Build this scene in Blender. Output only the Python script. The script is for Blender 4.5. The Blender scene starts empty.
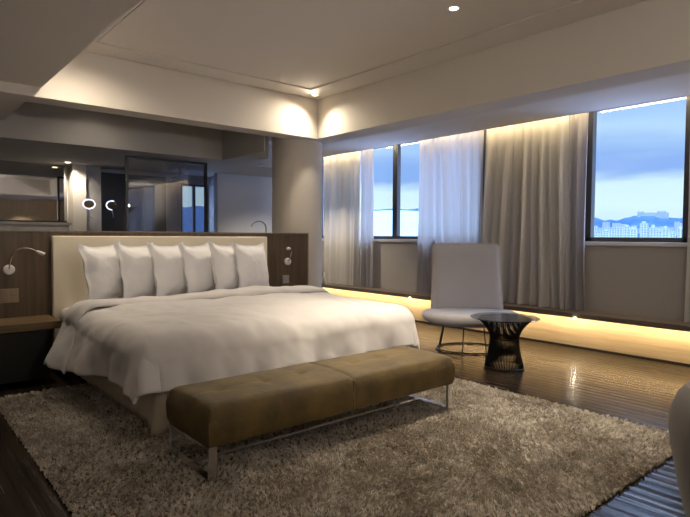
import bpy, bmesh, math, random
import numpy as np
from mathutils import Vector, Matrix, noise
random.seed(7); np.random.seed(7)
PI = math.pi
SC = bpy.context.scene
COL = SC.collection

# ------------------------------------------------------------------ camera
cd = bpy.data.cameras.new('camera'); cam = bpy.data.objects.new('camera', cd); COL.objects.link(cam)
Rw = Matrix(((0.7610, 0.0222, -0.6484), (-0.6487, 0.0354, -0.7602), (0.0061, 0.9991, 0.0413)))
cam.matrix_world = Matrix.Translation((0, 0, 1.15)) @ Rw.to_4x4()
cam.rotation_euler = Rw.to_euler(); cam.location = (0, 0, 1.15)
cd.sensor_width = 36; cd.lens = 36*550/690; cd.clip_start = .05; cd.clip_end = 20000
SC.camera = cam
SC.view_settings.view_transform = 'Standard'; SC.view_settings.look = 'None'
SC.view_settings.gamma = 1; SC.view_settings.exposure = 0.2
SC.view_settings.use_curve_mapping = False

# ------------------------------------------------------------------ sky
W = bpy.data.worlds.new('dusk_sky'); SC.world = W; W.use_nodes = True
nt = W.node_tree; nt.nodes.clear()
def N(nt, t, **k):
    n = nt.nodes.new(t)
    for a, b in k.items():
        if a.startswith('i_'): n.inputs[a[2:].replace('_', ' ')].default_value = b
        else: setattr(n, a, b)
    return n
tc = N(nt, 'ShaderNodeTexCoord'); sp = N(nt, 'ShaderNodeSeparateXYZ'); nt.links.new(tc.outputs['Generated'], sp.inputs[0])
mp = N(nt, 'ShaderNodeMapping'); mp.inputs['Scale'].default_value = (1.5, 1.5, 8)
nt.links.new(tc.outputs['Generated'], mp.inputs[0])
nz = N(nt, 'ShaderNodeTexNoise'); nz.inputs['Scale'].default_value = 2.2; nz.inputs['Detail'].default_value = 6
nt.links.new(mp.outputs[0], nz.inputs['Vector'])
ad = N(nt, 'ShaderNodeMath', operation='MULTIPLY_ADD'); ad.inputs[1].default_value = .09; 
nt.links.new(nz.outputs['Fac'], ad.inputs[0]); nt.links.new(sp.outputs['Z'], ad.inputs[2])
cr = N(nt, 'ShaderNodeValToRGB'); nt.links.new(ad.outputs[0], cr.inputs[0])
el = cr.color_ramp.elements
el[0].position = 0.0; el[0].color = (1.7, 2.3, 3.9, 1)
el[1].position = 1.0; el[1].color = (7.0, 9.5, 14., 1)
for p, c in ((.03, (1.5, 2.0, 3.4, 1)), (.04, (.62, .86, .96, 1)), (.095, (.74, .98, 1.0, 1)), (.128, (.70, .95, 1.0, 1)), (.15, (.27, .47, .90, 1)),
             (.175, (.28, .48, .90, 1)), (.215, (.50, .74, .98, 1)), (.27, (.36, .60, .96, 1)), (.33, (.50, .72, 1.0, 1)), (.42, (.30, .46, .85, 1)), (.52, (.32, .50, .95, 1)), (.60, (9.0, 11.5, 16.0, 1))):
    e = el.new(p); e.color = c
bg = N(nt, 'ShaderNodeBackground'); bg.inputs[1].default_value = .95
ow = N(nt, 'ShaderNodeOutputWorld'); nt.links.new(cr.outputs[0], bg.inputs[0]); nt.links.new(bg.outputs[0], ow.inputs[0])

# ------------------------------------------------------------------ mesh helpers
class MB:
    def __init__(s): s.v = []; s.f = []
    def add(s, v, f):
        o = len(s.v); s.v += [tuple(p) for p in v]; s.f += [tuple(i+o for i in q) for q in f]; return s
    def box(s, x0, x1, y0, y1, z0, z1, bev=0, seg=2):
        bm = bmesh.new(); bmesh.ops.create_cube(bm, size=1)
        for v in bm.verts: v.co = Vector(((x0+x1)/2+v.co.x*(x1-x0), (y0+y1)/2+v.co.y*(y1-y0), (z0+z1)/2+v.co.z*(z1-z0)))
        if bev: bmesh.ops.bevel(bm, geom=list(bm.edges), offset=bev, segments=seg, profile=.6, affect='EDGES')
        bm.verts.index_update(); s.add([v.co[:] for v in bm.verts], [[v.index for v in f.verts] for f in bm.faces]); bm.free(); return s
    def tube(s, pts, r, n=10, closed=False, cap=True):
        pts = [Vector(p) for p in pts]; m = len(pts); rs = r if isinstance(r, (list, tuple)) else [r]*m
        V = []; F = []; up = None
        for i, p in enumerate(pts):
            a = pts[(i-1) % m] if (i > 0 or closed) else p; b = pts[(i+1) % m] if (i < m-1 or closed) else p
            t = (b-a).normalized()
            if up is None:
                up = Vector((0, 0, 1)) if abs(t.z) < .9 else Vector((1, 0, 0))
            u = (up - t*up.dot(t)).normalized(); w = t.cross(u); up = u
            for k in range(n):
                g = 2*PI*k/n; V.append(p + (u*math.cos(g)+w*math.sin(g))*rs[i])
        for i in range(m if closed else m-1):
            j = (i+1) % m
            for k in range(n):
                l = (k+1) % n; F.append((i*n+k, i*n+l, j*n+l, j*n+k))
        if cap and not closed: F.append(tuple(range(n))[::-1]); F.append(tuple((m-1)*n+k for k in range(n)))
        return s.add(V, F)
    def lathe(s, prof, n=32, c=(0, 0, 0), axis='z', closed=True):
        V = []; F = []; m = len(prof)
        for r, z in prof:
            for k in range(n):
                a = 2*PI*k/n; q = (r*math.cos(a), r*math.sin(a), z)
                if axis == 'y': q = (q[0], q[2], q[1])
                if axis == 'x': q = (q[2], q[0], q[1])
                V.append((c[0]+q[0], c[1]+q[1], c[2]+q[2]))
        for i in range(m-1):
            for k in range(n):
                l = (k+1) % n; F.append((i*n+k, i*n+l, (i+1)*n+l, (i+1)*n+k))
        if closed: F.append(tuple(range(n))[::-1]); F.append(tuple((m-1)*n+k for k in range(n)))
        return s.add(V, F)
    def grid(s, fn, nu, nv):
        V = [fn(i/nu, j/nv) for j in range(nv+1) for i in range(nu+1)]
        F = [(j*(nu+1)+i, j*(nu+1)+i+1, (j+1)*(nu+1)+i+1, (j+1)*(nu+1)+i) for j in range(nv) for i in range(nu)]
        return s.add(V, F)
    def build(s, name, mat, parent=None, smooth=False, fix=True):
        me = bpy.data.meshes.new(name); me.from_pydata(s.v, [], s.f); me.validate()
        if fix:
            bm = bmesh.new(); bm.from_mesh(me); bmesh.ops.recalc_face_normals(bm, faces=bm.faces); bm.to_mesh(me); bm.free()
        o = bpy.data.objects.new(name, me); COL.objects.link(o)
        if mat: me.materials.append(mat)
        if smooth:
            me.polygons.foreach_set('use_smooth', [True]*len(me.polygons))
            if smooth == 'auto':
                try:
                    bm = bmesh.new(); bm.from_mesh(me)
                    for e in bm.edges:
                        if len(e.link_faces) == 2 and e.calc_face_angle(0) > .6: e.smooth = False
                    bm.to_mesh(me); bm.free()
                except Exception: pass
        if parent: o.parent = parent
        return o
def sub(o, lv=2):
    m = o.modifiers.new('s', 'SUBSURF'); m.levels = lv; m.render_levels = lv; return o
def solid(o, t, off=-1):
    m = o.modifiers.new('t', 'SOLIDIFY'); m.thickness = t; m.offset = off; return o
def tag(o, label=None, cat=None, group=None, kind=None):
    if label: o['label'] = label
    if cat: o['category'] = cat
    if group: o['group'] = group
    if kind: o['kind'] = kind
    return o
def thing(name, label, cat, loc=(0, 0, 0), rz=0, group=None):
    o = bpy.data.objects.new(name, None); COL.objects.link(o); o.empty_display_size = .1
    o.location = loc; o.rotation_euler = (0, 0, rz); return tag(o, label, cat, group)
def struct(name, mb, mat, parent=None, **k):
    o = mb.build(name, mat, parent, **k)
    if not parent: o['kind'] = 'structure'
    return o
def copy_tree(o, parent=None):
    c = o.copy(); COL.objects.link(c)
    if parent: c.parent = parent
    for ch in [q for q in bpy.data.objects if q.parent == o]: copy_tree(ch, c)
    return c

# ------------------------------------------------------------------ materials
def mat(name, col, rough=.6, metal=0, noise_s=None, amt=.15, bump=0, bscale=None, stretch=(1, 1, 1), spec=.5, sheen=0, coat=0):
    m = bpy.data.materials.new(name); m.use_nodes = True; t = m.node_tree; b = t.nodes['Principled BSDF']
    b.inputs['Base Color'].default_value = (*col, 1); b.inputs['Roughness'].default_value = rough
    b.inputs['Metallic'].default_value = metal; b.inputs['Specular IOR Level'].default_value = spec
    if sheen: b.inputs['Sheen Weight'].default_value = sheen; b.inputs['Sheen Roughness'].default_value = .4
    if coat: b.inputs['Coat Weight'].default_value = coat
    tcn = N(t, 'ShaderNodeTexCoord'); mpn = N(t, 'ShaderNodeMapping'); mpn.inputs['Scale'].default_value = stretch
    t.links.new(tcn.outputs['Object'], mpn.inputs[0])
    if noise_s:
        n = N(t, 'ShaderNodeTexNoise'); n.inputs['Scale'].default_value = noise_s; n.inputs['Detail'].default_value = 5
        t.links.new(mpn.outputs[0], n.inputs['Vector'])
        r = N(t, 'ShaderNodeValToRGB'); r.color_ramp.elements[0].position = .3; r.color_ramp.elements[1].position = .7
        r.color_ramp.elements[0].color = (*[c*(1-amt) for c in col], 1); r.color_ramp.elements[1].color = (*[min(1, c*(1+amt)) for c in col], 1)
        t.links.new(n.outputs['Fac'], r.inputs[0]); t.links.new(r.outputs[0], b.inputs['Base Color'])
    if bump:
        n2 = N(t, 'ShaderNodeTexNoise'); n2.inputs['Scale'].default_value = bscale or 60; n2.inputs['Detail'].default_value = 4
        t.links.new(mpn.outputs[0], n2.inputs['Vector'])
        bp = N(t, 'ShaderNodeBump'); bp.inputs['Strength'].default_value = bump; bp.inputs['Distance'].default_value = .01
        t.links.new(n2.outputs['Fac'], bp.inputs['Height']); t.links.new(bp.outputs[0], b.inputs['Normal'])
    return m
def emis(name, col, s):
    m = bpy.data.materials.new(name); m.use_nodes = True; b = m.node_tree.nodes['Principled BSDF']
    b.inputs['Base Color'].default_value = (*col, 1); b.inputs['Emission Color'].default_value = (*col, 1); b.inputs['Emission Strength'].default_value = s
    return m
def glass(name, tint=(1, 1, 1), refl=.12, rough=.0):
    m = bpy.data.materials.new(name); m.use_nodes = True; t = m.node_tree; t.nodes.clear()
    o = N(t, 'ShaderNodeOutputMaterial'); mx = N(t, 'ShaderNodeMixShader'); tr = N(t, 'ShaderNodeBsdfTransparent'); gl = N(t, 'ShaderNodeBsdfGlossy')
    lw = N(t, 'ShaderNodeLayerWeight'); lw.inputs[0].default_value = .5
    pw_ = N(t, 'ShaderNodeMath', operation='POWER'); pw_.inputs[1].default_value = 4; t.links.new(lw.outputs['Facing'], pw_.inputs[0])
    fr = N(t, 'ShaderNodeMath', operation='MULTIPLY_ADD'); fr.inputs[1].default_value = .75; fr.inputs[2].default_value = refl; t.links.new(pw_.outputs[0], fr.inputs[0])
    tr.inputs[0].default_value = (*tint, 1); gl.inputs['Roughness'].default_value = rough
    t.links.new(fr.outputs[0], mx.inputs[0]); t.links.new(tr.outputs[0], mx.inputs[1]); t.links.new(gl.outputs[0], mx.inputs[2]); t.links.new(mx.outputs[0], o.inputs[0])
    return m
def cloth_sheer(name, col, trans, transp):
    m = bpy.data.materials.new(name); m.use_nodes = True; t = m.node_tree; t.nodes.clear()
    o = N(t, 'ShaderNodeOutputMaterial'); d = N(t, 'ShaderNodeBsdfDiffuse'); tl = N(t, 'ShaderNodeBsdfTranslucent'); tp = N(t, 'ShaderNodeBsdfTransparent')
    d.inputs[0].default_value = (*col, 1); tl.inputs[0].default_value = (*col, 1)
    a = N(t, 'ShaderNodeMixShader'); a.inputs[0].default_value = trans; b = N(t, 'ShaderNodeMixShader'); b.inputs[0].default_value = transp
    t.links.new(d.outputs[0], a.inputs[1]); t.links.new(tl.outputs[0], a.inputs[2]); t.links.new(a.outputs[0], b.inputs[1]); t.links.new(tp.outputs[0], b.inputs[2]); t.links.new(b.outputs[0], o.inputs[0])
    return m

M = {}
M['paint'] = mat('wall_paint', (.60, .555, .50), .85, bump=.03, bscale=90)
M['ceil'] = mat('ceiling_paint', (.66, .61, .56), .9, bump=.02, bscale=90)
M['ceil_shaded'] = mat('shaded_ceiling_paint', (.44, .42, .40), .9)  # ceiling paint darkened: shade of the recess and bath put into its colour
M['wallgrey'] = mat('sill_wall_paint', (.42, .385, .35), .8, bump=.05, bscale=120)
M['bathwall'] = mat('bath_wall', (.45, .46, .50), .6)
M['dark'] = mat('dark_lacquer', (.018, .018, .022), .3)
M['veneer'] = mat('brown_veneer', (.095, .060, .032), .38, noise_s=3, amt=.35, stretch=(9, 9, .5), bump=.05, bscale=20)
M['shelf'] = mat('shelf_veneer', (.16, .105, .05), .4, noise_s=4, amt=.25, stretch=(.6, 10, 10))
M['ledge'] = mat('ledge_wood', (.17, .135, .105), .4, noise_s=4, amt=.3, stretch=(10, .5, 10))
M['panel'] = mat('pale_oak', (.62, .50, .33), .35, noise_s=5, amt=.12, stretch=(8, .5, 8))
M['closet'] = mat('closet_wood', (.34, .24, .13), .5, noise_s=4, amt=.3, stretch=(10, 10, .4))
M['uphol'] = mat('headboard_fabric', (.82, .74, .60), .9, bump=.15, bscale=300, sheen=.2)
M['linen'] = mat('white_linen', (.66, .63, .62), .85, bump=.12, bscale=14, sheen=.15)
M['pillow'] = mat('pillow_cotton', (.84, .83, .84), .85, bump=.12, bscale=20, sheen=.1)
M['skirt'] = mat('bed_skirt', (.58, .51, .41), .9, bump=.15, bscale=200)
M['velvet'] = mat('olive_velvet', (.105, .068, .017), .7, noise_s=7, amt=.4, bump=.25, bscale=30, sheen=.06)
M['velvetdark'] = mat('seam_thread', (.16, .115, .045), .8)
M['chrome'] = mat('chrome', (.82, .82, .84), .2, 1)
M['chairfab'] = mat('chair_fabric', (.47, .45, .46), .95, bump=.3, bscale=260, sheen=.2)
M['tubfab'] = mat('tub_fabric', (.27, .25, .235), .95, bump=.3, bscale=260, sheen=.2)
M['black'] = mat('black_metal', (.015, .014, .014), .3, .7)
M['frame'] = mat('window_frame', (.06, .062, .075), .4, .3)
M['glass'] = glass('pane', (.97, .98, 1), .03)
M['smoke'] = glass('smoked_glass', (.72, .74, .80), .10)
M['tableglass'] = glass('table_glass', (.74, .77, .80), .06)
M['mirror'] = mat('mirror_silver', (.62, .62, .64), .03, 1)
M['white'] = mat('white_plastic', (.72, .70, .67), .4)
M['plate'] = mat('beige_plate', (.26, .20, .13), .4)
M['marble'] = mat('grey_marble', (.26, .25, .25), .25, noise_s=3, amt=.5)
M['sillm'] = mat('stone_sill', (.62, .62, .66), .4)
M['sheer'] = cloth_sheer('sheer_voile', (.48, .46, .48), .42, .05)
M['drape'] = cloth_sheer('linen_drape', (.62, .59, .56), .10, .01)
M['warm'] = emis('warm_led', (1, .80, .46), 40)
M['lamp'] = emis('downlight_lens', (1, .80, .50), 14)
M['ring'] = emis('ring_light', (.72, .78, 1), 1.1)
# floor: dark lacquered planks running along Y
def floor_mat():
    m = bpy.data.materials.new('dark_plank_floor'); m.use_nodes = True; t = m.node_tree; b = t.nodes['Principled BSDF']
    tcn = N(t, 'ShaderNodeTexCoord'); mpn = N(t, 'ShaderNodeMapping'); t.links.new(tcn.outputs['Object'], mpn.inputs[0])
    mpn.inputs['Rotation'].default_value = (0, 0, PI/2)
    br = N(t, 'ShaderNodeTexBrick'); br.offset = .43; br.inputs['Scale'].default_value = 1; br.inputs['Brick Width'].default_value = 1.7; br.inputs['Row Height'].default_value = .075
    br.inputs['Mortar Size'].default_value = .003; br.inputs['Color1'].default_value = (.017, .011, .007, 1); br.inputs['Color2'].default_value = (.034, .022, .013, 1); br.inputs['Mortar'].default_value = (.004, .003, .002, 1)
    t.links.new(mpn.outputs[0], br.inputs['Vector'])
    m2 = N(t, 'ShaderNodeMapping'); m2.inputs['Scale'].default_value = (14, .7, 1); t.links.new(tcn.outputs['Object'], m2.inputs[0])
    n = N(t, 'ShaderNodeTexNoise'); n.inputs['Scale'].default_value = 2.0; n.inputs['Detail'].default_value = 5; t.links.new(m2.outputs[0], n.inputs['Vector'])
    mx = N(t, 'ShaderNodeMix', data_type='RGBA', blend_type='MULTIPLY'); mx.inputs['Factor'].default_value = .6
    t.links.new(br.outputs['Color'], mx.inputs['A']); t.links.new(n.outputs['Color'], mx.inputs['B']); t.links.new(mx.outputs['Result'], b.inputs['Base Color'])
    r = N(t, 'ShaderNodeMapRange'); r.inputs['From Min'].default_value = .3; r.inputs['From Max'].default_value = .7; r.inputs['To Min'].default_value = .12; r.inputs['To Max'].default_value = .30
    t.links.new(n.outputs['Fac'], r.inputs['Value']); t.links.new(r.outputs[0], b.inputs['Roughness'])
    # cupped boards: height waves across the plank
    sx = N(t, 'ShaderNodeSeparateXYZ'); t.links.new(tcn.outputs['Object'], sx.inputs[0])
    w = N(t, 'ShaderNodeMath', operation='MULTIPLY'); w.inputs[1].default_value = 2*PI/.075; t.links.new(sx.outputs['X'], w.inputs[0])
    s_ = N(t, 'ShaderNodeMath', operation='SINE'); t.links.new(w.outputs[0], s_.inputs[0])
    a = N(t, 'ShaderNodeMath', operation='MULTIPLY_ADD'); a.inputs[1].default_value = .15; t.links.new(s_.outputs[0], a.inputs[0]); t.links.new(n.outputs['Fac'], a.inputs[2])
    bp = N(t, 'ShaderNodeBump'); bp.inputs['Strength'].default_value = .7; bp.inputs['Distance'].default_value = .004
    t.links.new(a.outputs[0], bp.inputs['Height']); t.links.new(bp.outputs[0], b.inputs['Normal'])
    b.inputs['Specular IOR Level'].default_value = .34
    return m
M['floor'] = floor_mat()
def rug_mat():
    m = bpy.data.materials.new('shag_wool'); m.use_nodes = True; t = m.node_tree; b = t.nodes['Principled BSDF']
    tcn = N(t, 'ShaderNodeTexCoord'); n = N(t, 'ShaderNodeTexNoise'); n.inputs['Scale'].default_value = 7; n.inputs['Detail'].default_value = 6
    n.inputs['Roughness'].default_value = .7
    t.links.new(tcn.outputs['Object'], n.inputs['Vector'])
    r = N(t, 'ShaderNodeValToRGB'); r.color_ramp.elements[0].position = .35; r.color_ramp.elements[1].position = .65
    r.color_ramp.elements[0].color = (.38, .335, .27, 1); r.color_ramp.elements[1].color = (.70, .645, .56, 1)
    t.links.new(n.outputs['Fac'], r.inputs[0]); t.links.new(r.outputs[0], b.inputs['Base Color']); b.inputs['Roughness'].default_value = .95
    b.inputs['Specular IOR Level'].default_value = .2
    return m
M['rug'] = rug_mat()

# ------------------------------------------------------------------ room lights
def spot(name, loc, power, size=70, blend=.5, col=(1, .86, .66), aim=None, rad=.03, parent=None):
    l = bpy.data.lights.new(name, 'SPOT'); l.energy = power; l.color = col; l.spot_size = math.radians(size); l.spot_blend = blend; l.shadow_soft_size = rad
    o = bpy.data.objects.new(name, l); COL.objects.link(o); o.location = loc
    if aim: o.rotation_euler = (Vector(aim)-Vector(loc)).to_track_quat('-Z', 'Y').to_euler()
    return o

# ================================================================== STRUCTURE
XW = 5.72      # window wall
struct('floor', MB().box(-2.6, XW+.2, -6, 8.6, -.1, 0), M['floor'])
# ceiling pieces: tray above bed, lower borders around
struct('ceiling', MB().box(1.06, 3.92, -1.3, 5.1, 2.74, 2.85), M['ceil'])
g = MB()
g.box(1.07, 1.40, -1.29, 5.088, 2.715, 2.74); g.box(3.60, 3.908, -1.29, 5.088, 2.715, 2.74)
g.box(1.40, 3.60, 4.80, 5.088, 2.715, 2.74); g.box(1.40, 3.60, -1.29, -1.0, 2.715, 2.74)
g.box(1.416, 3.584, -.984, 4.784, 2.722, 2.74)
struct('trim_1', g, M['ceil'])
struct('ceiling_tray_beam', MB().box(3.92, 4.22, -1.6, 5.35, 2.27, 2.85).box(.99, 3.92, 5.1, 5.35, 2.27, 2.85).box(.99, 3.92, -1.6, -1.3, 2.27, 2.85), M['paint'])
struct('ceiling_left', MB().box(-2.6, 1.06, -6, 5.1, 2.35, 2.85).box(-2.6, .99, 5.1, 6.35, 2.27, 2.85), M['ceil'])
struct('ceiling_living', MB().box(1.06, 4.22, -6, -1.6, 2.35, 2.85), M['ceil'])
struct('ceiling_window', MB().box(4.22, 5.50, -6, 7.71, 2.41, 2.85).box(4.0, 4.22, 6.35, 7.71, 2.41, 2.85), M['ceil'])
struct('ceiling_slot', MB().box(5.50, XW+.2, -6, 7.71, 2.56, 2.85).box(5.48, 5.50, -6, 7.71, 2.41, 2.56), M['ceil'])
struct('ceiling_recess', MB().box(.99, 4.3, 5.35, 6.45, 2.62, 2.7), M['ceil_shaded'])
struct('ceiling_bath', MB().box(-2.6, 3.36, 6.35, 8.4, 2.10, 2.85).box(3.36, 3.375, 5.36, 5.8, 2.10, 2.85).box(3.36, 3.70, 5.8, 6.35, 2.10, 2.85).box(3.36, 4.0, 6.35, 8.4, 2.10, 2.85).box(4.0, 4.95, 6.6, 8.4, 2.10, 2.85), M['ceil_shaded'])
# walls
struct('wall_left', MB().box(-2.7, -2.6, -6, 8.6, 0, 2.85), M['paint'])
struct('wall_back', MB().box(-2.6, XW+.2, -6.1, -6, 0, 2.85), M['closet'])
struct('wall_far', MB().box(-2.6, 3.45, 8.36, 8.5, 0, 2.1).box(3.45, 4.6, 8.36, 8.5, 0, 1.12).box(3.45, 3.70, 8.36, 8.5, 1.12, 2.1).box(4.17, 4.6, 8.36, 8.5, 1.12, 2.1).box(3.70, 4.17, 8.36, 8.5, 1.96, 2.1), M['bathwall'])
struct('wall_bath', MB().box(4.0, XW+.2, 7.71, 7.83, 0, 2.6).box(4.18, 4.25, 7.83, 8.36, 0, 2.1), M['bathwall'])
# window wall with openings
wins = [(1.775, 2.83), (4.06, 7.45), (-4.6, -.9)]
g = MB(); g.box(XW, XW+.2, -6, 7.83, 0, 1.10); ys = sorted(wins); y = -6
for a, b in ys: g.box(XW, XW+.2, y, a, 1.10, 2.85); y = b
g.box(XW, XW+.2, y, 7.83, 1.10, 2.85)
for a, b in ys: g.box(XW, XW+.2, a, b, 2.52, 2.85)
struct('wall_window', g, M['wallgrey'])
# sills
for i, (a, b) in enumerate(wins):
    struct('trim_%d' % (i+2), MB().box(XW-.035, XW+.02, a-.06, b+.06, 1.065, 1.105, .004), M['sillm'])
# frames and panes
def window(idx, a, b, mulls, z0=1.10, z1=2.52, fw=.06):
    o = bpy.data.objects.new('window_%d' % idx, None); COL.objects.link(o); o['kind'] = 'structure'; o.location = (XW, (a+b)/2, z0)
    c = (a+b)/2; g = MB(); w = (b-a)/2
    g.box(.01, .09, -w, -w+fw, .005, z1-z0); g.box(.01, .09, w-fw, w, .005, z1-z0); g.box(.01, .09, -w, w, .005, .05); g.box(.01, .09, -w, w, z1-z0-.05, z1-z0)
    for m_ in mulls: g.box(.015, .085, m_-c-.045, m_-c+.045, .04, z1-z0)
    g.build('window_frame', M['frame'], o)
    es = [a+fw]+sorted(mulls)+[b-fw]
    for p, q in zip(es[:-1], es[1:]):
        MB().box(.045, .051, p-c, q-c, .05, z1-z0-.05).build('pane', M['glass'], o)
    return o
window(1, 1.775, 2.83, [], fw=.095)
window(2, 4.06, 7.45, [5.62, 6.7])
window(3, -4.6, -.9, [-3.4, -2.1])
# riser below the ledge
struct('wall_riser', MB().box(5.56, 5.60, -6, 7.71, .012, .337), M['panel'])
struct('baseboard_window', MB().box(5.545, 5.56, -6, 7.71, 0, .014), M['dark'])
struct('trim_8', MB().box(5.43, XW, -6, 7.71, .337, .372).box(5.43, 5.442, -6, 7.71, .322, .337), M['ledge'])
# column
struct('wall_column', MB().lathe([(.305, 0), (.305, 2.62)], 64, (3.94, 5.53, 0)), M['paint'], smooth='auto')

# ================================================================== LIGHT STRIPS
o = MB().box(5.505, 5.525, -5.8, 7.6, 2.50, 2.52).build('light_strip', M['warm']); tag(o, 'warm light strip hidden in the ceiling slot above the curtains', 'light strip')
M['warm2'] = emis('warm_led_low', (1, .74, .42), 50)
o = MB().box(5.448, 5.462, -5.8, 7.6, .327, .337).build('light_strip', M['warm2']); tag(o, 'warm light strip under the front of the window ledge', 'light strip')

def downlight(x, y, z, label, power, size=75, aim=None, grp=None, blend=.6, vis=True):
    t = thing('downlight', label, 'downlight', (x, y, z), 0, grp)
    MB().lathe([(.030, -.001), (.047, -.004), (.047, .0), (.030, .0)], 28, closed=False).build('trim_ring', M['white'], t, smooth='auto')
    MB().lathe([(.001, -.0008), (.030, -.0008)], 28, closed=False).build('lens', M['lamp'], t)
    if power: spot('lamp_light', (x, y, z-.02), power, size, blend, aim=aim or (x, y, 0))
    return t
downlight(3.76, 4.94, 2.715, 'small lit downlight in the tray ceiling corner by the column', 85, 150, blend=1, aim=(2.5, 4.0, .4))
downlight(1.28, 4.55, 2.715, 'lit downlight in the tray ceiling corner above the nightstand', 62, 165, blend=1)
downlight(3.07, 2.46, 2.722, 'lit downlight near the middle of the tray ceiling', 330, 84, blend=1)
downlight(1.96, 7.98, 2.10, 'lit downlight above the narrow wall end beside the bathroom mirror', 45, 140)
downlight(1.8, 5.9, 2.62, 'added downlight hidden in the tray recess above the bathroom counter', 6, 140)  # added out of sight behind the beam to light the bathroom
downlight(4.75, 6.62, 2.10, 'added downlight hidden by the column, brightening the pale bathroom wall', 75, 130)  # added out of sight to brighten the bathroom wall
for (x, y, pw, nm) in ((3.07, .1, 45, 'added unseen downlight over the open floor in front of the tub chair'), (1.5, -.6, 10, 'added unseen downlight at the near end of the tray ceiling')):  # out-of-view tray downlights added as fill light
    downlight(x, y, 2.722, nm, pw, 90)
for (x, y, pw, nm) in ((3.2, -2.6, 70, 'added unseen downlight of the living area nearest the tray'), (4.0, -5.4, 150, 'added downlight washing the wood wall'), (2.0, -5.4, 150, 'added downlight at the left end of the wood wall')):  # unseen downlights added to brighten the living area and its mirror image
    downlight(x, y, 2.35, nm, pw, 100)

def fill_torchiere(x, y, label, power):  # unseen uplight, added to raise the room's ambient light
    t = thing('fill_floor_lamp', label, 'added floor lamp', (x, y, 0))
    MB().lathe([(.14, 0), (.14, .02), (.02, .03)], 32).build('base', M['black'], t, smooth='auto')
    MB().tube([(0, 0, .02), (0, 0, 1.7)], .012, 12).build('pole', M['black'], t, smooth=True)
    MB().lathe([(.02, 1.68), (.10, 1.72), (.17, 1.82), (.165, 1.82), (.09, 1.73), (.02, 1.70)], 40, closed=False).build('lamp_shade', M['white'], t, smooth='auto')
    l = bpy.data.lights.new('lamp_light', 'POINT'); l.energy = power; l.color = (1, .92, .82); l.shadow_soft_size = .06
    o = bpy.data.objects.new('lamp_light', l); COL.objects.link(o); o.location = (x, y, 1.86)
fill_torchiere(4.78, -.55, 'added unseen uplight floor lamp standing near the window wall', 50)
fill_torchiere(1.25, -.85, 'added unseen uplight floor lamp standing under the near end of the tray ceiling', 80)
fill_torchiere(-1.4, .6, 'added unseen uplight floor lamp near the left wall', 8)
M['hot'] = emis('led_joint', (1, .9, .7), 260)
for y_, lb in ((2.73, 'tiny bright end of the ledge light strip below the drape beside the right window'), (5.02, 'tiny bright end of the ledge light strip beside the bed foot')):
    o = MB().box(5.424, 5.430, y_-.008, y_+.008, .314, .326).build('light_strip_end', M['hot']); tag(o, lb, 'light strip end')
# ================================================================== CURTAINS
def curtain(name, mat_, y0, y1, label, freq=9, amp=.06, X=5.625, z0=.378, z1=2.53, pinch=0, seed=0, tilt=0):
    n = int((y1-y0)*90); nz_ = 40; rng = random.Random(seed); ph = [rng.uniform(0, 6.28) for _ in range(6)]
    cy = (y0+y1)/2; L = y1-y0
    def fn(u, v):
        s = u*L; z = v*(z1-z0)
        w = (v-.5)
        warp = s + .05*math.sin(2.3*s+ph[0]+w*1.2) + .03*math.sin(6.1*s+ph[1]-w*2)
        d = amp*(.62*math.sin(2*PI*freq*warp/1.0+ph[2]) + .30*math.sin(2*PI*freq*.47*warp+ph[3]+w*1.3) + .18*math.sin(2*PI*freq*2.3*warp+ph[4]))
        d *= (.75+.35*(1-v))
        yy = (u-.5)*L*(1-pinch*math.sin(PI*min(1, (1-v)*1.0))) + tilt*(1-v)*u + .012*math.sin(9*warp+3*w+ph[5])*(1-v)
        return (max(-.11, min(.088, d)), yy, z)
    o = MB().grid(fn, n, nz_).build(name, mat_, None, smooth=True, fix=False)
    o.location = (X, cy, z0); return tag(o, label, 'curtain')
curtain('curtain', M['drape'], 6.24, 7.14, 'warm grey drape beside the round column, left of the open window', 7, seed=1)
curtain('sheer_curtain', M['sheer'], 5.98, 6.21, 'narrow sheer edge beside the grey drape nearest the column', 8, seed=2)
curtain('sheer_curtain', M['sheer'], 3.99, 5.06, 'wide sheer curtain glowing blue-white behind the high-back armchair', 7, seed=3)
curtain('curtain', M['drape'], 2.95, 3.985, 'warm grey drape right of the sheer curtain, behind the small table', 8, seed=5)
curtain('sheer_curtain', M['sheer'], 2.74, 2.92, 'narrow sheer edge touching the frame of the right window', 8, seed=6)
curtain('curtain', M['drape'], .60, 1.80, 'drape at the right edge of the right window', 7, seed=8)
curtain('curtain', M['drape'], -.95, .55, 'drape further along the window wall beyond the right window', 7, seed=9)
curtain('sheer_curtain', M['sheer'], -3.6, -1.0, 'sheer curtain over the living area window', 7, seed=10)

# ================================================================== PARTITION + BATH ZONE
p = struct('wall_partition', MB().box(-1.6, 3.745, 5.06, 5.20, 0, 1.165), M['veneer'])
struct('trim_9', MB().box(-1.6, 3.762, 5.055, 5.205, 1.165, 1.178, .003).box(3.745, 3.762, 5.055, 5.205, 0, 1.165), M['ledge'])
o = MB().box(-1.6, 1.45, 5.88, 6.1, 0, 1.24).box(-1.6, 1.47, 5.86, 6.12, 1.24, 1.262).build('vanity_counter', M['marble']); tag(o, 'grey bathroom counter behind the bed partition', 'counter')
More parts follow.
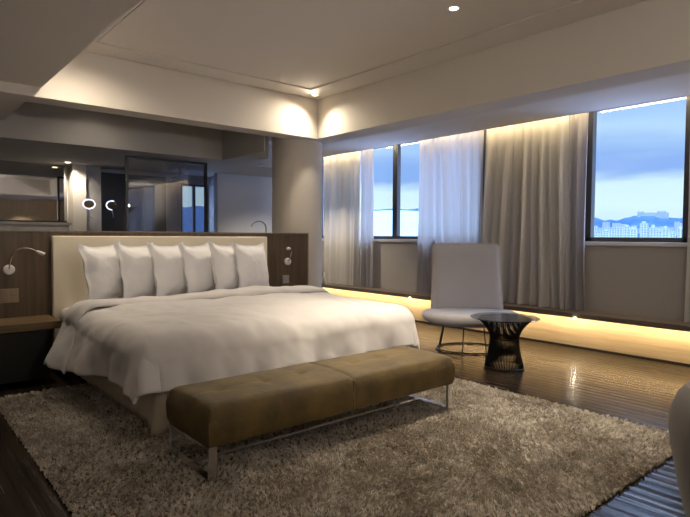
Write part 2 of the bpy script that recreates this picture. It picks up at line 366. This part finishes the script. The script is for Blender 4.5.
# mirror on far wall
t = thing('wall_mirror', 'large frameless bathroom mirror reflecting curtains and wood wall', 'mirror', (.6, 8.36, 1.2))
MB().box(-1.6, 1.43, -.03, -.006, .13, .895).build('mirror_glass', M['mirror'], t)
MB().box(-1.6, 1.43, -.006, 0, .11, .90).build('backing', M['dark'], t)
struct('wall_end', MB().box(2.05, 2.22, 8.1, 8.36, 0, 2.1), M['paint'])
struct('wall_pillar', MB().box(2.22, 2.42, 8.12, 8.36, 0, 2.1), M['marble'])
t = thing('shower_cabinet', 'dark recessed bathroom panel behind the ring mirrors', 'panel', (2.9, 8.3, 0))
MB().box(-.48, .50, -.08, .05, 0, 2.03, .004).build('cabinet_body', M['dark'], t)
MB().box(-.46, .02, -.095, -.08, .05, 1.98, .003).build('door', M['dark'], t)
# ring mirrors
def ring_mirror(x, y, z, label, arc=None, reach=.09):
    t = thing('magnifying_mirror', label, 'mirror', (x, y, z), math.radians(-8), 'ring lit mirrors')
    pts = [(.075*math.cos(a), 0, .062*math.sin(a)) for a in (np.linspace(0, 2*PI, 33)[:-1] if not arc else np.linspace(arc[0], arc[1], 22))]
    MB().tube(pts, .008, 8, closed=not arc).build('light_ring', M['ring'], t, smooth=True)
    MB().lathe([(.001, 0), (.062, 0)], 32, axis='y', closed=False).build('mirror_glass', M['mirror'], t)
    MB().tube([(.0, .01, -.06), (.02, .04, -.16), (.05, reach, -.2)], .006, 8).build('arm', M['chrome'], t, smooth=True)
ring_mirror(2.225, 8.0, 1.56, 'ring-lit round magnifying mirror in front of the narrow wall end')
ring_mirror(2.53, 8.0, 1.555, 'ring-lit magnifying mirror in front of the dark panel, lit in a C shape', (1.2, 4.7), .205)
# shower glass
t = thing('shower_screen', 'black framed shower glass standing behind the bed partition', 'shower screen', (2.8, 6.71, 0))
g = MB(); g.box(-.52, -.492, -.02, .02, 0, 2.09); g.box(.495, .525, -.02, .02, 0, 2.09); g.box(-.52, .525, -.02, .02, 2.06, 2.09); g.box(-.52, .525, -.02, .02, 0, .03)
g.build('frame', M['dark'], t); MB().box(-.492, .495, -.004, .004, .03, 2.06).build('glass_panel', M['smoke'], t)
# shower head bar
t = thing('rain_shower', 'dark ceiling shower seen through the shower glass', 'shower', (3.3, 7.5, 2.1))
MB().tube([(0, 0, 0), (0, 0, -.14)], .012, 10).build('arm', M['dark'], t); MB().box(-.09, .09, -.09, .09, -.16, -.14, .004).build('head', M['dark'], t)
# far window added in place of a window reflection on the shower glass
o = bpy.data.objects.new('window_4', None); COL.objects.link(o); o['kind'] = 'structure'; o.location = (3.935, 8.38, 1.12)
MB().box(-.235, -.20, 0, .05, 0, .84).box(.20, .235, 0, .05, 0, .84).box(-.235, .235, 0, .05, 0, .03).box(-.235, .235, 0, .05, .81, .84).box(-.02, .02, 0, .05, 0, .84).build('window_frame', M['frame'], o)
MB().box(-.2, .2, .02, .026, .03, .81).build('pane', M['glass'], o)
# faucet
t = thing('bath_faucet', 'thin chrome gooseneck faucet rising behind the partition by the column', 'faucet', (3.55, 5.62, 1.1))
pts = [(0, 0, 0)]+[(0, 0, .14)]+[(-.10+.10*math.cos(a), 0, .14+.075*math.sin(a)) for a in np.linspace(0, PI*.95, 14)][1:]
MB().tube(pts, .007, 10).build('spout', M['chrome'], t, smooth=True); MB().lathe([(.025, 0), (.025, .015), (.01, .02)], 20).build('base', M['chrome'], t, smooth='auto')
o = MB().box(3.3, 3.6, 5.40, 5.75, 0, 1.10, .01).build('faucet_plinth', M['marble']); tag(o, 'grey plinth behind the partition carrying the gooseneck faucet', 'plinth')
# white card on the ledge by the column
t = thing('table_card', 'small white folded card standing on the window ledge by the column', 'card', (5.50, 6.97, .373), math.radians(40))
MB().add([(-.07, -.04, 0), (.07, -.04, 0), (.06, 0, .19), (-.06, 0, .19), (-.07, .04, 0), (.07, .04, 0)], [(0, 1, 2, 3), (3, 2, 5, 4)]).build('folded_sheet', M['white'], t)

# ================================================================== BED
HB = 4.98
bed = thing('bed', 'large bed with white duvet, beige upholstered headboard and pleated skirt', 'bed', (2.14, HB, 0))
bx = lambda x: x-2.14
by = lambda y: y-HB
MB().box(bx(1.10), bx(3.165), 0, .07, .12, 1.135, .016, 3).build('headboard', M['uphol'], bed, smooth='auto')
g = MB().box(bx(1.24), bx(3.10), by(3.10), -.004, .06, .30, .02)
g.build('box_base', M['dark'], bed)
for i, (x, y) in enumerate(((1.33, 3.2), (3.0, 3.2), (1.33, 4.8), (3.0, 4.8))):
    MB().box(bx(x)-.03, bx(x)+.03, by(y)-.03, by(y)+.03, 0.001, .062, .003).build('leg', M['dark'], bed)
# skirt: perimeter strip with box pleats
def rr(t_, x0, x1, y0, y1):  # open path left-head -> left-foot -> right-foot -> right-head
    a = y1-y0; b = x1-x0; L = 2*a+b; s = t_*L
    if s < a: return Vector((x0, y1-s, 0)), Vector((-1, 0, 0))
    if s < a+b: return Vector((x0+s-a, y0, 0)), Vector((0, -1, 0))
    return Vector((x1, y0+s-a-b, 0)), Vector((1, 0, 0))
def skirt(u, v):
    x0, x1, y0, y1 = bx(1.215), bx(3.125), by(3.07), by(4.95)
    p, n = rr(u, x0, x1, y0, y1); a = y1-y0; b = x1-x0; s = u*(2*a+b)
    fl = 0
    for c in (a, a+b):
        d = abs(s-c); fl += math.exp(-(d/.10)**2)*(.035+.03*math.cos(d*55))
        if d < .12:
            k = .5*(1-d/.12); cn = Vector((-.707 if c == a else .707, -.707, 0)); n = (n*(1-k)+cn*k)
    q = p + n*(fl*(1-v)+.004*math.sin(s*40)*(1-v))
    return (q.x, q.y, .012+v*.33)
o = MB().grid(skirt, 420, 8).build('bed_skirt', M['skirt'], bed, smooth=True, fix=False); solid(o, .006)
# mattress with fitted sheet
MB().box(bx(1.13), bx(3.16), by(3.06), -.002, .30, .545, .08, 5).build('mattress', M['linen'], bed, smooth=True)
# duvet draped over the mattress
def drape_fn(x0, x1, y0, y1, ztop, r, hang, headopen=True, ripple=.02, seed=0., puff=.02, left_extra=0):
    def f(X, Y):   # flat sheet coords -> draped
        cx = min(max(X, x0), x1); cy = max(Y, y0)
        dx, dy = X-cx, Y-cy; h_ = math.hypot(dx, dy)
        nx, ny = (dx/h_, dy/h_) if h_ > 1e-6 else (0, 0)
        d = (max(abs(dx), abs(dy))*.88+h_*.12)
        arc = r*PI/2
        if d < arc: a = d/r; out = r*math.sin(a); dn = r*(1-math.cos(a))
        else: out = r; dn = r+(d-arc)
        dn0 = max(0, dn-r)
        per = (cx*1.0 if abs(ny) > .5 else cy)+math.atan2(ny, nx if nx else 1e-6)*.35
        k = min(1, dn0/.25)
        out += k*(ripple*math.sin(per*11+seed)+ripple*.6*math.sin(per*27+1.3+seed)) + dn0*(.10+.42*max(0, min(1, (cy-by(3.5))/.8)))
        if d > 0 and abs(nx) > .25 and abs(ny) > .25: out += k*.05*(abs(nx*ny)*2)
        nzv = noise.noise(Vector((X*1.8, Y*1.8, seed)))*.03 + noise.noise(Vector((X*5+Y*2, Y*4, seed+5)))*.014 + .006*noise.noise(Vector((X*13+Y*6, Y*9-X*4, seed)))
        edge = min(X-x0, x1-X, Y-y0) if d == 0 else 0
        z = ztop-dn + nzv + puff*min(1, max(0, edge)/.35)
        return (cx+nx*out+nzv*.6*nx, cy+ny*out+nzv*.6*ny, z)
    return f
x0, x1, y0 = bx(1.20), bx(3.20), by(3.10)
F = drape_fn(x0, x1, y0, None, .572, .12, .3, seed=2.1, puff=.03)
yhead = by(4.36)
def duv(u, v):
    X = x0-.40+u*(x1-x0+.82); Y = y0-.36+v*(yhead-(y0-.36))
    X += (.05*math.sin(v*5.0))*(1-2*u)
    return F(X, Y)
o = MB().grid(duv, 150, 110).build('duvet', M['linen'], bed, smooth=True, fix=False); solid(o, .028, 1); 
m_ = o.modifiers.new('s', 'SUBSURF'); m_.levels = 1; m_.render_levels = 1
F2 = drape_fn(x0, x1, by(2.0), None, .634, .14, .3, seed=4.7, ripple=.012, puff=.008)
def fold(u, v):
    X = x0-.50+u*(x1-x0+.84)
    Y = by(4.12)+v*.36 - .10*max(0, (.22-u)/.22)
    p = F2(X, Y); e = min(v, 1-v)*2
    return (p[0], p[1], p[2]-.030*(1-min(1, e*5))**2)
o = MB().grid(fold, 150, 16).build('turned_back_fold', M['linen'], bed, smooth=True, fix=False); solid(o, .025, 1)
m_ = o.modifiers.new('s', 'SUBSURF'); m_.levels = 1; m_.render_levels = 1

# pillows
def pillow_mesh():
    n = 26; w, h, T = .245, .24, .088; V = []; Fc = []
    def P(i, j, side):
        a = i/n*2-1; b = j/n*2-1
        fl = 1.0; ina = min(1, abs(a)/.88); inb = min(1, abs(b)/.88)
        t_ = (max(0, 1-ina**2.6))**.5*(max(0, 1-inb**2.6))**.5
        ear = .026*(abs(a)*abs(b))**4
        x = a*w*(1-.07*(1-abs(a)**2)*0-.025*(1-b*b)*abs(a)*1.0)+ear*np.sign(a)
        z = b*h*(1-.07*(1-a*a)*abs(b))+ear*np.sign(b)
        wr = .007*noise.noise(Vector((a*2.5, b*2.5, side*3)))+.006*noise.noise(Vector((a*7, b*7, side*3)))
        fw = .006*math.sin(a*9)*(abs(b) > .9)+.007*math.sin(b*8+1)*(abs(a) > .9)
        y = side*(T*t_+.003)+wr*(t_ > .05)*side+fw
        return (x, y, z)
    g = MB()
    for side in (-1, 1):
        g.grid(lambda u, v: P(u*n, v*n, side), n, n)
    return g
pm = pillow_mesh(); proto = None
PN = [('leftmost white pillow, nearest the nightstand', 0), ('second white pillow from the nightstand side', 0), ('third white pillow from the left, left of the bed centre', 0),
      ('fourth white pillow from the left, right of the bed centre', 0), ('creased white pillow second from the right end of the headboard', 0), ('rightmost white pillow, nearest the dark wall panel', 0)]
for i, (lb, _) in enumerate(PN):
    if i == 0: o = pm.build('pillow', M['pillow'], None, smooth=True); proto = o; m_ = o.modifiers.new('w', 'WELD'); m_.merge_threshold = .0005; sub(o, 1)
    else: o = proto.copy(); COL.objects.link(o)
    o.location = (1.432+i*.276, 4.70, .828)
    o.rotation_euler = (math.radians(-9+random.uniform(-2, 2)), math.radians(random.uniform(-3, 3)), math.radians((35 if i < 5 else 20)+random.uniform(-3, 3)))
    tag(o, lb+', standing against the headboard', 'pillow', 'white pillows in a row on the bed')

# ================================================================== NIGHTSTAND
t = thing('nightstand', 'wood-topped nightstand with dark body left of the bed', 'nightstand', (.5, 5.05, 0))
MB().box(-.9, .575, -.42, 0, .425, .482, .003).build('top_board', M['shelf'], t)
M['nsdark'] = mat('nightstand_body', (.007, .006, .006), .5)
MB().box(-.9, .50, -.36, -.003, .04, .425, .003).build('body', M['nsdark'], t)
d = MB().box(-.88, .48, -.375, -.36, .06, .41, .003).build('drawer_front', M['nsdark'], t)
MB().box(-.2, .1, -.385, -.375, .33, .34).build('pull', M['black'], d)

# reading lamps and switch plates on the partition
def reading_lamp(x, z, pts, hd, label):
    t = thing('reading_lamp', label, 'reading lamp', (x, 5.06, z))
    MB().lathe([(.032, -.028), (.040, -.022), (.040, -.001)], 28, axis='y').build('wall_mount', M['white'], t, smooth='auto')
    MB().tube(pts, .006, 10).build('gooseneck', M['chrome'], t, smooth=True)
    a = Vector(pts[-1]); b = a+Vector(hd)
    MB().tube([a, a.lerp(b, .4), b], [.008, .014, .015], 14).build('lamp_head', M['white'], t, smooth='auto')
pts = [(.0, -.02, .0)]+[(.0+.02*k/3, -.05-.03*k/3, .05+.03*k) for k in range(3)]+[(.04, -.10, .155), (.08, -.12, .17), (.13, -.13, .165), (.17, -.14, .148)]
def smooth_pts(p, n=4):
    p = [Vector(q) for q in p]; out = []
    for i in range(len(p)-1):
        a, b, c, d = p[max(0, i-1)], p[i], p[i+1], p[min(len(p)-1, i+2)]
        for k in range(n):
            t_ = k/n; out.append(.5*((2*b)+(c-a)*t_+(2*a-5*b+4*c-d)*t_*t_+(3*b-a-3*c+d)*t_**3))
    out.append(p[-1]); return out
reading_lamp(.80, .865, smooth_pts(pts), (.055, -.01, -.028), 'gooseneck reading lamp on the wood panel above the nightstand')
reading_lamp(3.47, .86, smooth_pts([(0, -.02, 0), (-.005, -.07, .05), (-.01, -.10, .11), (-.04, -.12, .15)]), (-.05, -.02, .0), 'gooseneck reading lamp on the dark panel right of the headboard')
def plate(x, z, w, h, nrow, ncol, m_, label):
    t = thing('switch_plate', label, 'switch plate', (x, 5.06, z))
    MB().box(-w/2, w/2, -.008, -.0005, -h/2, h/2, .002).build('plate', m_, t)
    for i in range(ncol):
        for j in range(nrow):
            cx = -w/2+w*(i+.5)/ncol; cz = -h/2+h*(j+.5)/nrow
            MB().box(cx-w/ncol*.36, cx+w/ncol*.36, -.012, -.008, cz-h/nrow*.34, cz+h/nrow*.34, .0015).build('rocker', m_, t)
plate(.77, .655, .19, .115, 2, 3, M['plate'], 'beige switch plate on the wood panel above the nightstand')
plate(3.45, .665, .085, .09, 1, 1, mat('grey_plate', (.42, .40, .40), .4), 'square grey switch plate on the dark panel right of the headboard')

# ================================================================== RUG
RX0, RX1, RY0, RY1 = .58, 3.52, 1.04, 4.42
rug = thing('shag_rug', 'beige-brown shag rug under the bed foot and the bench', 'rug', ((RX0+RX1)/2, (RY0+RY1)/2, 0))
rw, rl = (RX1-RX0)/2, (RY1-RY0)/2
MB().box(-rw+.01, rw-.01, -rl+.01, rl-.01, .001, .012).build('rug_backing', mat('rug_backing', (.12, .09, .065), .95), rug)
def make_pile():
    sp_ = .019; gx, gy = np.meshgrid(np.arange(-rw+.01, rw-.005, sp_), np.arange(-rl+.01, rl-.005, sp_))
    gx = gx.ravel()+np.random.uniform(-.007, .007, gx.size); gy = gy.ravel()+np.random.uniform(-.007, .007, gy.size)
    NC = gx.size; K = 9; NT = NC*K
    tl = np.random.uniform(0, 2*PI, NC); tm = np.random.uniform(.0, .011, NC)
    # slow drift of the lean, as if brushed by feet
    ox = .004*np.sin(gx*4.1+gy*2.7)+.003*np.sin(gx*9-gy*7); oy = .004*np.cos(gy*3.7-gx*2.9)+.003*np.cos(gx*6+gy*8)
    cx_ = np.repeat(gx, K); cy_ = np.repeat(gy, K)
    a_ = np.random.uniform(0, 2*PI, NT); r_ = .0055*np.sqrt(np.random.uniform(0, 1, NT))
    x = cx_+r_*np.cos(a_); y = cy_+r_*np.sin(a_)
    ang = np.random.uniform(0, 2*PI, NT)
    lx = np.repeat(tm*np.cos(tl)+ox, K)+r_*np.cos(a_)*.6+np.random.normal(0, .003, NT); ly = np.repeat(tm*np.sin(tl)+oy, K)+r_*np.sin(a_)*.6+np.random.normal(0, .003, NT)
    Lh = np.repeat(np.random.uniform(.013, .024, NC), K)+np.random.uniform(-.003, .003, NT)
    wd = np.random.uniform(.0022, .0036, NT)
    c, s = np.cos(ang)*wd, np.sin(ang)*wd
    z0 = np.full(NT, .006)
    P = np.stack([
        np.stack([x-c, y-s, z0], 1), np.stack([x+c, y+s, z0], 1),
        np.stack([x+c+lx*.45, y+s+ly*.45, z0+Lh*.6], 1), np.stack([x-c+lx*.45, y-s+ly*.45, z0+Lh*.6], 1),
        np.stack([x+lx*1.3, y+ly*1.3, z0+Lh], 1)], 1).reshape(-1, 3)
    P[:, 0] = np.clip(P[:, 0], -rw, rw); P[:, 1] = np.clip(P[:, 1], -rl, rl)
    me = bpy.data.meshes.new('pile'); me.vertices.add(NT*5); me.vertices.foreach_set('co', P.ravel().astype(np.float32))
    b = np.arange(NT)*5
    q = np.stack([b, b+1, b+2, b+3, b+3, b+2, b+4], 1).ravel()
    me.loops.add(NT*7); me.loops.foreach_set('vertex_index', q.astype(np.int32))
    ls = np.stack([np.arange(NT)*7, np.arange(NT)*7+4], 1).ravel()
    me.polygons.add(NT*2); me.polygons.foreach_set('loop_start', ls.astype(np.int32))
    me.update(calc_edges=True); me.validate()
    me.materials.append(M['rug'])
    o = bpy.data.objects.new('pile', me); COL.objects.link(o); o.parent = rug; o['kind'] = 'stuff'; return o
make_pile()

# ================================================================== BENCH
RZ = .016
bench = thing('bench', 'long olive velvet bench on chrome sled legs at the foot of the bed', 'bench', (2.005, 2.50, RZ))
BX, BY0, BY1, BZ0, BZ1 = .875, -.235, .235, .158, .352
def bench_top():
    g = MB(); nx, ny = 120, 40
    def top(u, v):
        x = -BX+2*BX*u; y = BY0+(BY1-BY0)*v
        e = min(u*2*BX, (1-u)*2*BX, v*(BY1-BY0), (1-v)*(BY1-BY0)); rd = .05
        dz = -(rd-math.sqrt(max(0, rd*rd-(rd-min(e, rd))**2)))
        tuft = 0
        for sx in (0.0,): tuft += .010*math.exp(-((x-sx)/.010)**2)
        for sx in (-.44, .44):
            tuft += .006*math.exp(-((x-sx)/.014)**2)*math.exp(-((y-.0)/.09)**4)
        for sx, sy in ((-.44, .0), (.44, .0), (-.70, 0), (.70, 0), (-.2, 0), (.2, 0)):
            tuft += .010*math.exp(-(((x-sx)**2+(y-sy)**2)/.0016))
            tuft += .004*math.exp(-((y-sy)/.012)**2)*math.exp(-((x-sx)/.12)**2)
        crown = .012*math.sin(PI*v)*(math.sin(PI*u)**.3 if 0 < u < 1 else 0)
        w = .003*noise.noise(Vector((x*6, y*6, 1)))
        return (x, y, BZ1+dz-tuft+crown*min(1, e/.05)+w*min(1, e/.05))
    g.grid(top, nx, ny)
    # sides
    def ring(u, z, off=0):
        pass
    per = [(-BX+2*BX*i/nx, BY0) for i in range(nx)]+[(BX, BY0+(BY1-BY0)*j/ny) for j in range(ny)]+[(BX-2*BX*i/nx, BY1) for i in range(nx)]+[(-BX, BY1-(BY1-BY0)*j/ny) for j in range(ny)]
    m = len(per); V = []; Fc = []
    zs = [BZ1-.05, BZ1-.075, (BZ0+BZ1)/2, BZ0+.03, BZ0+.006]; offs = [0, .004, .006, .003, -.006]
    for z, of in zip(zs, offs):
        for (x, y) in per:
            ox = of*(1 if abs(x) >= BX-1e-6 else 0)*np.sign(x); oy = of*(1 if (y <= BY0+1e-6 or y >= BY1-1e-6) else 0)*np.sign(y)
            sm = -.007*math.exp(-(x/.008)**2)*(1 if oy else 0)*np.sign(y)
            V.append((x+ox, y+oy+sm, z))
    for k in range(len(zs)-1):
        for i in range(m): j = (i+1) % m; Fc.append((k*m+i, k*m+j, (k+1)*m+j, (k+1)*m+i))
    Fc.append(tuple((len(zs)-1)*m+i for i in range(m)))
    g.add(V, Fc); return g
o = bench_top().build('cushion', M['velvet'], bench, smooth='auto'); m_ = o.modifiers.new('w', 'WELD'); m_.merge_threshold = .002
MB().box(-.006, .006, BY0-.003, BY0+.004, BZ0+.01, BZ1-.02, .002).build('centre_piping', M['velvetdark'], bench)
for s in (-1, 1):
    xx = s*(BX-.024)
    g = MB(); w = .020
    g.box(xx-w, xx+w, BY0+.010, BY0+.028, 0.0, BZ0+.004, .001)
    g.box(xx-w, xx+w, BY1-.028, BY1-.010, 0.0, BZ0+.004, .001)
    g.box(xx-w, xx+w, BY0+.012, BY1-.012, 0.0, .010, .001)
    g.box(xx-w, xx+w, BY0+.012, BY1-.012, BZ0-.008, BZ0+.002, .001)
    g.build('leg', M['chrome'], bench)
MB().box(-BX+.02, BX-.02, .02, .05, .001, .011, .001).build('stretcher', M['chrome'], bench)

# ================================================================== ARMCHAIR
def armchair(name, label, loc, rz):
    t = thing(name, label, 'armchair', loc, rz)     # faces -Y locally
    # seat: wide D shape, front curved
    def seat_outline(a, sc=1.0):
        # a 0..2pi ; superellipse, flatter at the back
        c, s = math.cos(a), math.sin(a); n = 2.5
        x = .49*sc*math.copysign(abs(c)**(2/n), c); y = math.copysign(abs(s)**(2/n), s)
        y = y*(.30 if y > 0 else .46)*sc
        return x, y-.02
    prof = [(.0, .285), (.55, .275), (.86, .282), (.97, .308), (1.0, .340), (.985, .368), (.93, .385), (.7, .394), (.0, .398)]
    V = []; Fc = []; n = 56
    for sc, z in prof:
        for k in range(n):
            x, y = seat_outline(2*PI*k/n, max(sc, .001)); V.append((x, y, z+.012*(-y/.34 if y < 0 else 0)*(z > .33)))
    for i in range(len(prof)-1):
        for k in range(n): l = (k+1) % n; Fc.append((i*n+k, i*n+l, (i+1)*n+l, (i+1)*n+k))
    o = MB().add(V, Fc).build('seat', M['chairfab'], t, smooth=True); m_ = o.modifiers.new('w', 'WELD'); m_.merge_threshold = .002
    # back: padded slab, slightly curved and reclined
    def backp(u, v, side):
        a = u*2-1; b = v
        hw = .378-.025*b
        x = a*hw; z = .355+b*.72
        cr_ = .03*(1-(abs(a))**2.0)
        ye = .20+.13*b+.05*a*a*(-1)
        ex = max(0, 1-abs(a)**7)**.5*max(0, 1-(max(0, b-.5)/.5)**9)**.5*(1 if b > .05 else (b/.05)**.5)
        th = .048
        if b > .93: x *= 1-.06*((b-.93)/.07)**2
        return (x, ye+side*th*ex+cr_*(-.3), z)
    g = MB()
    for sd in (-1, 1): g.grid(lambda u, v: backp(u, v, sd), 30, 30)
    o = g.build('backrest', M['chairfab'], t, smooth=True); m_ = o.modifiers.new('w', 'WELD'); m_.merge_threshold = .002
    pts = [(backp(0, v, 0)) for v in np.linspace(.05, .97, 12)]+[backp(u, 1.0, 0) for u in np.linspace(.03, .97, 14)]+[backp(1, v, 0) for v in np.linspace(.97, .05, 12)]
    MB().tube(pts, .0045, 6).build('piping', M['chairfab'], t, smooth=True)
    # wire base
    R1 = [(.34*math.cos(a), .27*math.sin(a)-.02, .008) for a in np.linspace(0, 2*PI, 49)[:-1]]
    MB().tube(R1, .007, 8, closed=True).build('floor_ring', M['black'], t, smooth=True)
    for a in (200, 250, 290, 340, 30, 150):
        r_ = math.radians(a); q = (.34*math.cos(r_), .27*math.sin(r_)-.02, .008)
        MB().tube([q, (q[0]*.82, q[1]*.82, .295)], .006, 8).build('leg', M['black'], t, smooth=True)
    return t
armchair('armchair', 'light grey high-back armchair on thin black wire legs by the window', (4.62, 3.44, .0), math.radians(-43))

# tub chair at the right edge
def tub_chair(loc, rz):
    t = thing('tub_chair', 'dark grey rounded tub chair cut off at the right edge of the photo', 'armchair', loc, rz)
    prof = [(.225, .02), (.26, .04), (.297, .20), (.325, .34), (.335, .42), (.330, .48), (.308, .54), (.275, .58), (.238, .59), (.215, .57), (.205, .52), (.20, .42), (.20, .38)]
    V = []; Fc = []; n = 60; A0, A1 = math.radians(-215), math.radians(35)
    for k in range(n+1):
        a = A0+(A1-A0)*k/n
        for r_, z in prof: V.append((r_*math.cos(a), r_*math.sin(a), z))
    m = len(prof)
    for k in range(n):
        for i in range(m): j = (i+1) % m; Fc.append((k*m+i, k*m+j, (k+1)*m+j, (k+1)*m+i))
    Fc.append(tuple(range(m))); Fc.append(tuple(n*m+i for i in range(m))[::-1])
    MB().add(V, Fc).build('shell', M['tubfab'], t, smooth='auto')
    MB().lathe([(.001, .16), (.20, .16), (.215, .19), (.215, .38), (.19, .42), (.001, .43)], 48, closed=False).build('seat', M['tubfab'], t, smooth=True)
    MB().lathe([(.20, 0), (.20, .02), (.05, .025), (.05, .16)], 32).build('base', M['black'], t, smooth='auto')
tub_chair((2.475, .485, 0), math.radians(-70))

# ================================================================== SIDE TABLE
st = thing('side_table', 'round glass-topped side table on a flared black wire base', 'side table', (4.19, 2.745, 0))
MB().lathe([(.001, .438), (.290, .438), (.295, .442), (.290, .447), (.001, .447)], 64, closed=False).build('glass_top', M['tableglass'], st, smooth='auto')
g = MB(); nw = 72
def wr(z):
    t_ = z/.43
    if t_ < .62: return .168-.046*math.sin(t_/.62*PI/2)
    k = (t_-.62)/.38; return .122+.095*k*k*.9+.02*k
for k in range(nw):
    a = 2*PI*k/nw
    g.tube([(wr(z)*math.cos(a+.25*z), wr(z)*math.sin(a+.25*z), z) for z in np.linspace(.012, .432, 12)], .0040, 5)
g.build('wire_cage', M['black'], st, smooth=True)
for nm, r_, z in (('floor_ring', .168, .008), ('waist_ring', .120, .26), ('top_ring', wr(.43), .432)):
    MB().tube([(r_*math.cos(a), r_*math.sin(a), z) for a in np.linspace(0, 2*PI, 49)[:-1]], .006, 8, closed=True).build(nm, M['black'], st, smooth=True)
MB().lathe([(.001, .004), (.16, .004), (.16, .012), (.001, .012)], 40, closed=False).build('base_disc', M['black'], st, smooth='auto')

# ================================================================== OUTSIDE
M['hill'] = mat('hill_far', (.024, .052, .10), 1, noise_s=.006, amt=.3, spec=0)
M['water'] = mat('bay', (.16, .215, .225), 1, spec=0)
M['bld'] = mat('tower_wall', (.26, .32, .35), .9, spec=0)
def polar(az, d, z): a = math.radians(az); return (d*math.sin(a), d*math.cos(a), z)
def fan(az0, az1, n, d0, d1, z0, crest):
    V = []; Fc = []
    for i in range(n+1):
        a = az0+(az1-az0)*i/n
        V += [polar(a, d0, z0), polar(a, d1, crest(a)), polar(a, d1+400, z0)]
    for i in range(n): Fc += [(3*i, 3*i+3, 3*i+4, 3*i+1), (3*i+1, 3*i+4, 3*i+5, 3*i+2)]
    return MB().add(V, Fc)
def el_(e, d): return 1.15+d*math.tan(math.radians(e))
def ridge1(a): return el_(1.85+.25*math.sin(a*1.1+1)+.12*noise.noise(Vector((a*1.7, 0, 0)))+.25*max(0, (a-70)/3), 3200)
struct('hill', fan(58, 85, 160, 1500, 3200, -60, ridge1), M['hill'])
struct('hill_north', fan(8, 34, 60, 300, 1500, -60, lambda a: el_(2.4+.5*math.sin(a*.8), 1500)), mat('hill_near', (.02, .032, .055), 1, spec=0))
struct('bay_water', fan(34, 58, 40, 300, 3500, -60, lambda a: el_(2.62+.05*math.sin(a), 3500)), M['water'])
struct('far_shore_ridge', fan(20, 58, 200, 3450, 3700, el_(2.35, 3700), lambda a: el_(2.76+.06*math.sin(a*1.7)+.13*math.exp(-((a-48.5)/1.6)**2)+.02*noise.noise(Vector((a*3, 1, 0))), 3700)), M['hill'])
def window_grid_mat():
    m = bpy.data.materials.new('tower_facade'); m.use_nodes = True; t = m.node_tree; b = t.nodes['Principled BSDF']
    tcn = N(t, 'ShaderNodeTexCoord'); mpn = N(t, 'ShaderNodeMapping'); mpn.inputs['Rotation'].default_value = (PI/2, 0, 0); t.links.new(tcn.outputs['Object'], mpn.inputs[0])
    br = N(t, 'ShaderNodeTexBrick'); br.offset = 0; br.inputs['Scale'].default_value = 1; br.inputs['Brick Width'].default_value = 5; br.inputs['Row Height'].default_value = 3.5; br.inputs['Mortar Size'].default_value = .9
    br.inputs['Color1'].default_value = (.05, .085, .14, 1); br.inputs['Color2'].default_value = (.085, .125, .18, 1); br.inputs['Mortar'].default_value = (.27, .32, .34, 1)
    t.links.new(mpn.outputs[0], br.inputs['Vector']); t.links.new(br.outputs['Color'], b.inputs['Base Color']); b.inputs['Roughness'].default_value = 1; b.inputs['Specular IOR Level'].default_value = 0
    return m
M['facade'] = window_grid_mat()
def tower(az, d, w, dep, etop, label, roof=True):
    zt = el_(etop, d); zb = -60; h = zt-zb
    t = thing('apartment_tower', label, 'building', polar(az, d, zb), -math.radians(az), 'distant apartment towers beyond the right window')
    MB().box(-w/2, w/2, -dep/2, dep/2, 0, h).build('tower_body', M['facade'], t)
    if roof: MB().box(-w/4, w/4, -dep/4, dep/4, h, h+4).build('roof_house', M['bld'], t)
rng = random.Random(4); k = 0
az = 64.7
TL = 'pale distant apartment tower among the hillside city seen through the right window'
while az < 72.3:
    e = rng.uniform(.28, .85)
    if 68.2 < az < 69.8: e = rng.uniform(.9, 1.35)
    if 66.6 < az < 67.6: e = rng.uniform(.75, 1.1)
    w = rng.uniform(9, 16)
    tower(az, 1250+(60 if k % 2 else -60)+rng.uniform(-30, 30), w, 12, e, TL, roof=rng.random() < .6)
    k += 1; az += math.degrees(w/1250)+rng.uniform(-.06, .16)
for q in range(16):
    tower(64.8+q*.48+rng.uniform(-.08, .08), (1700, 1950, 2250)[q % 3], rng.uniform(14, 26), 16, rng.uniform(.9, 1.45), TL, roof=False)
t = thing('hilltop_complex', 'long white building block on the crest of the distant hill', 'building', polar(69.75, 3100, el_(1.7, 3100)), -math.radians(69.75))
MB().box(-75, 60, -15, 15, -20, 30).build('main_block', M['facade'], t); MB().box(-75, -45, -16, 16, 30, 38).build('left_wing', M['bld'], t); MB().box(10, 50, -16, 16, 30, 38).build('right_wing', M['bld'], t)
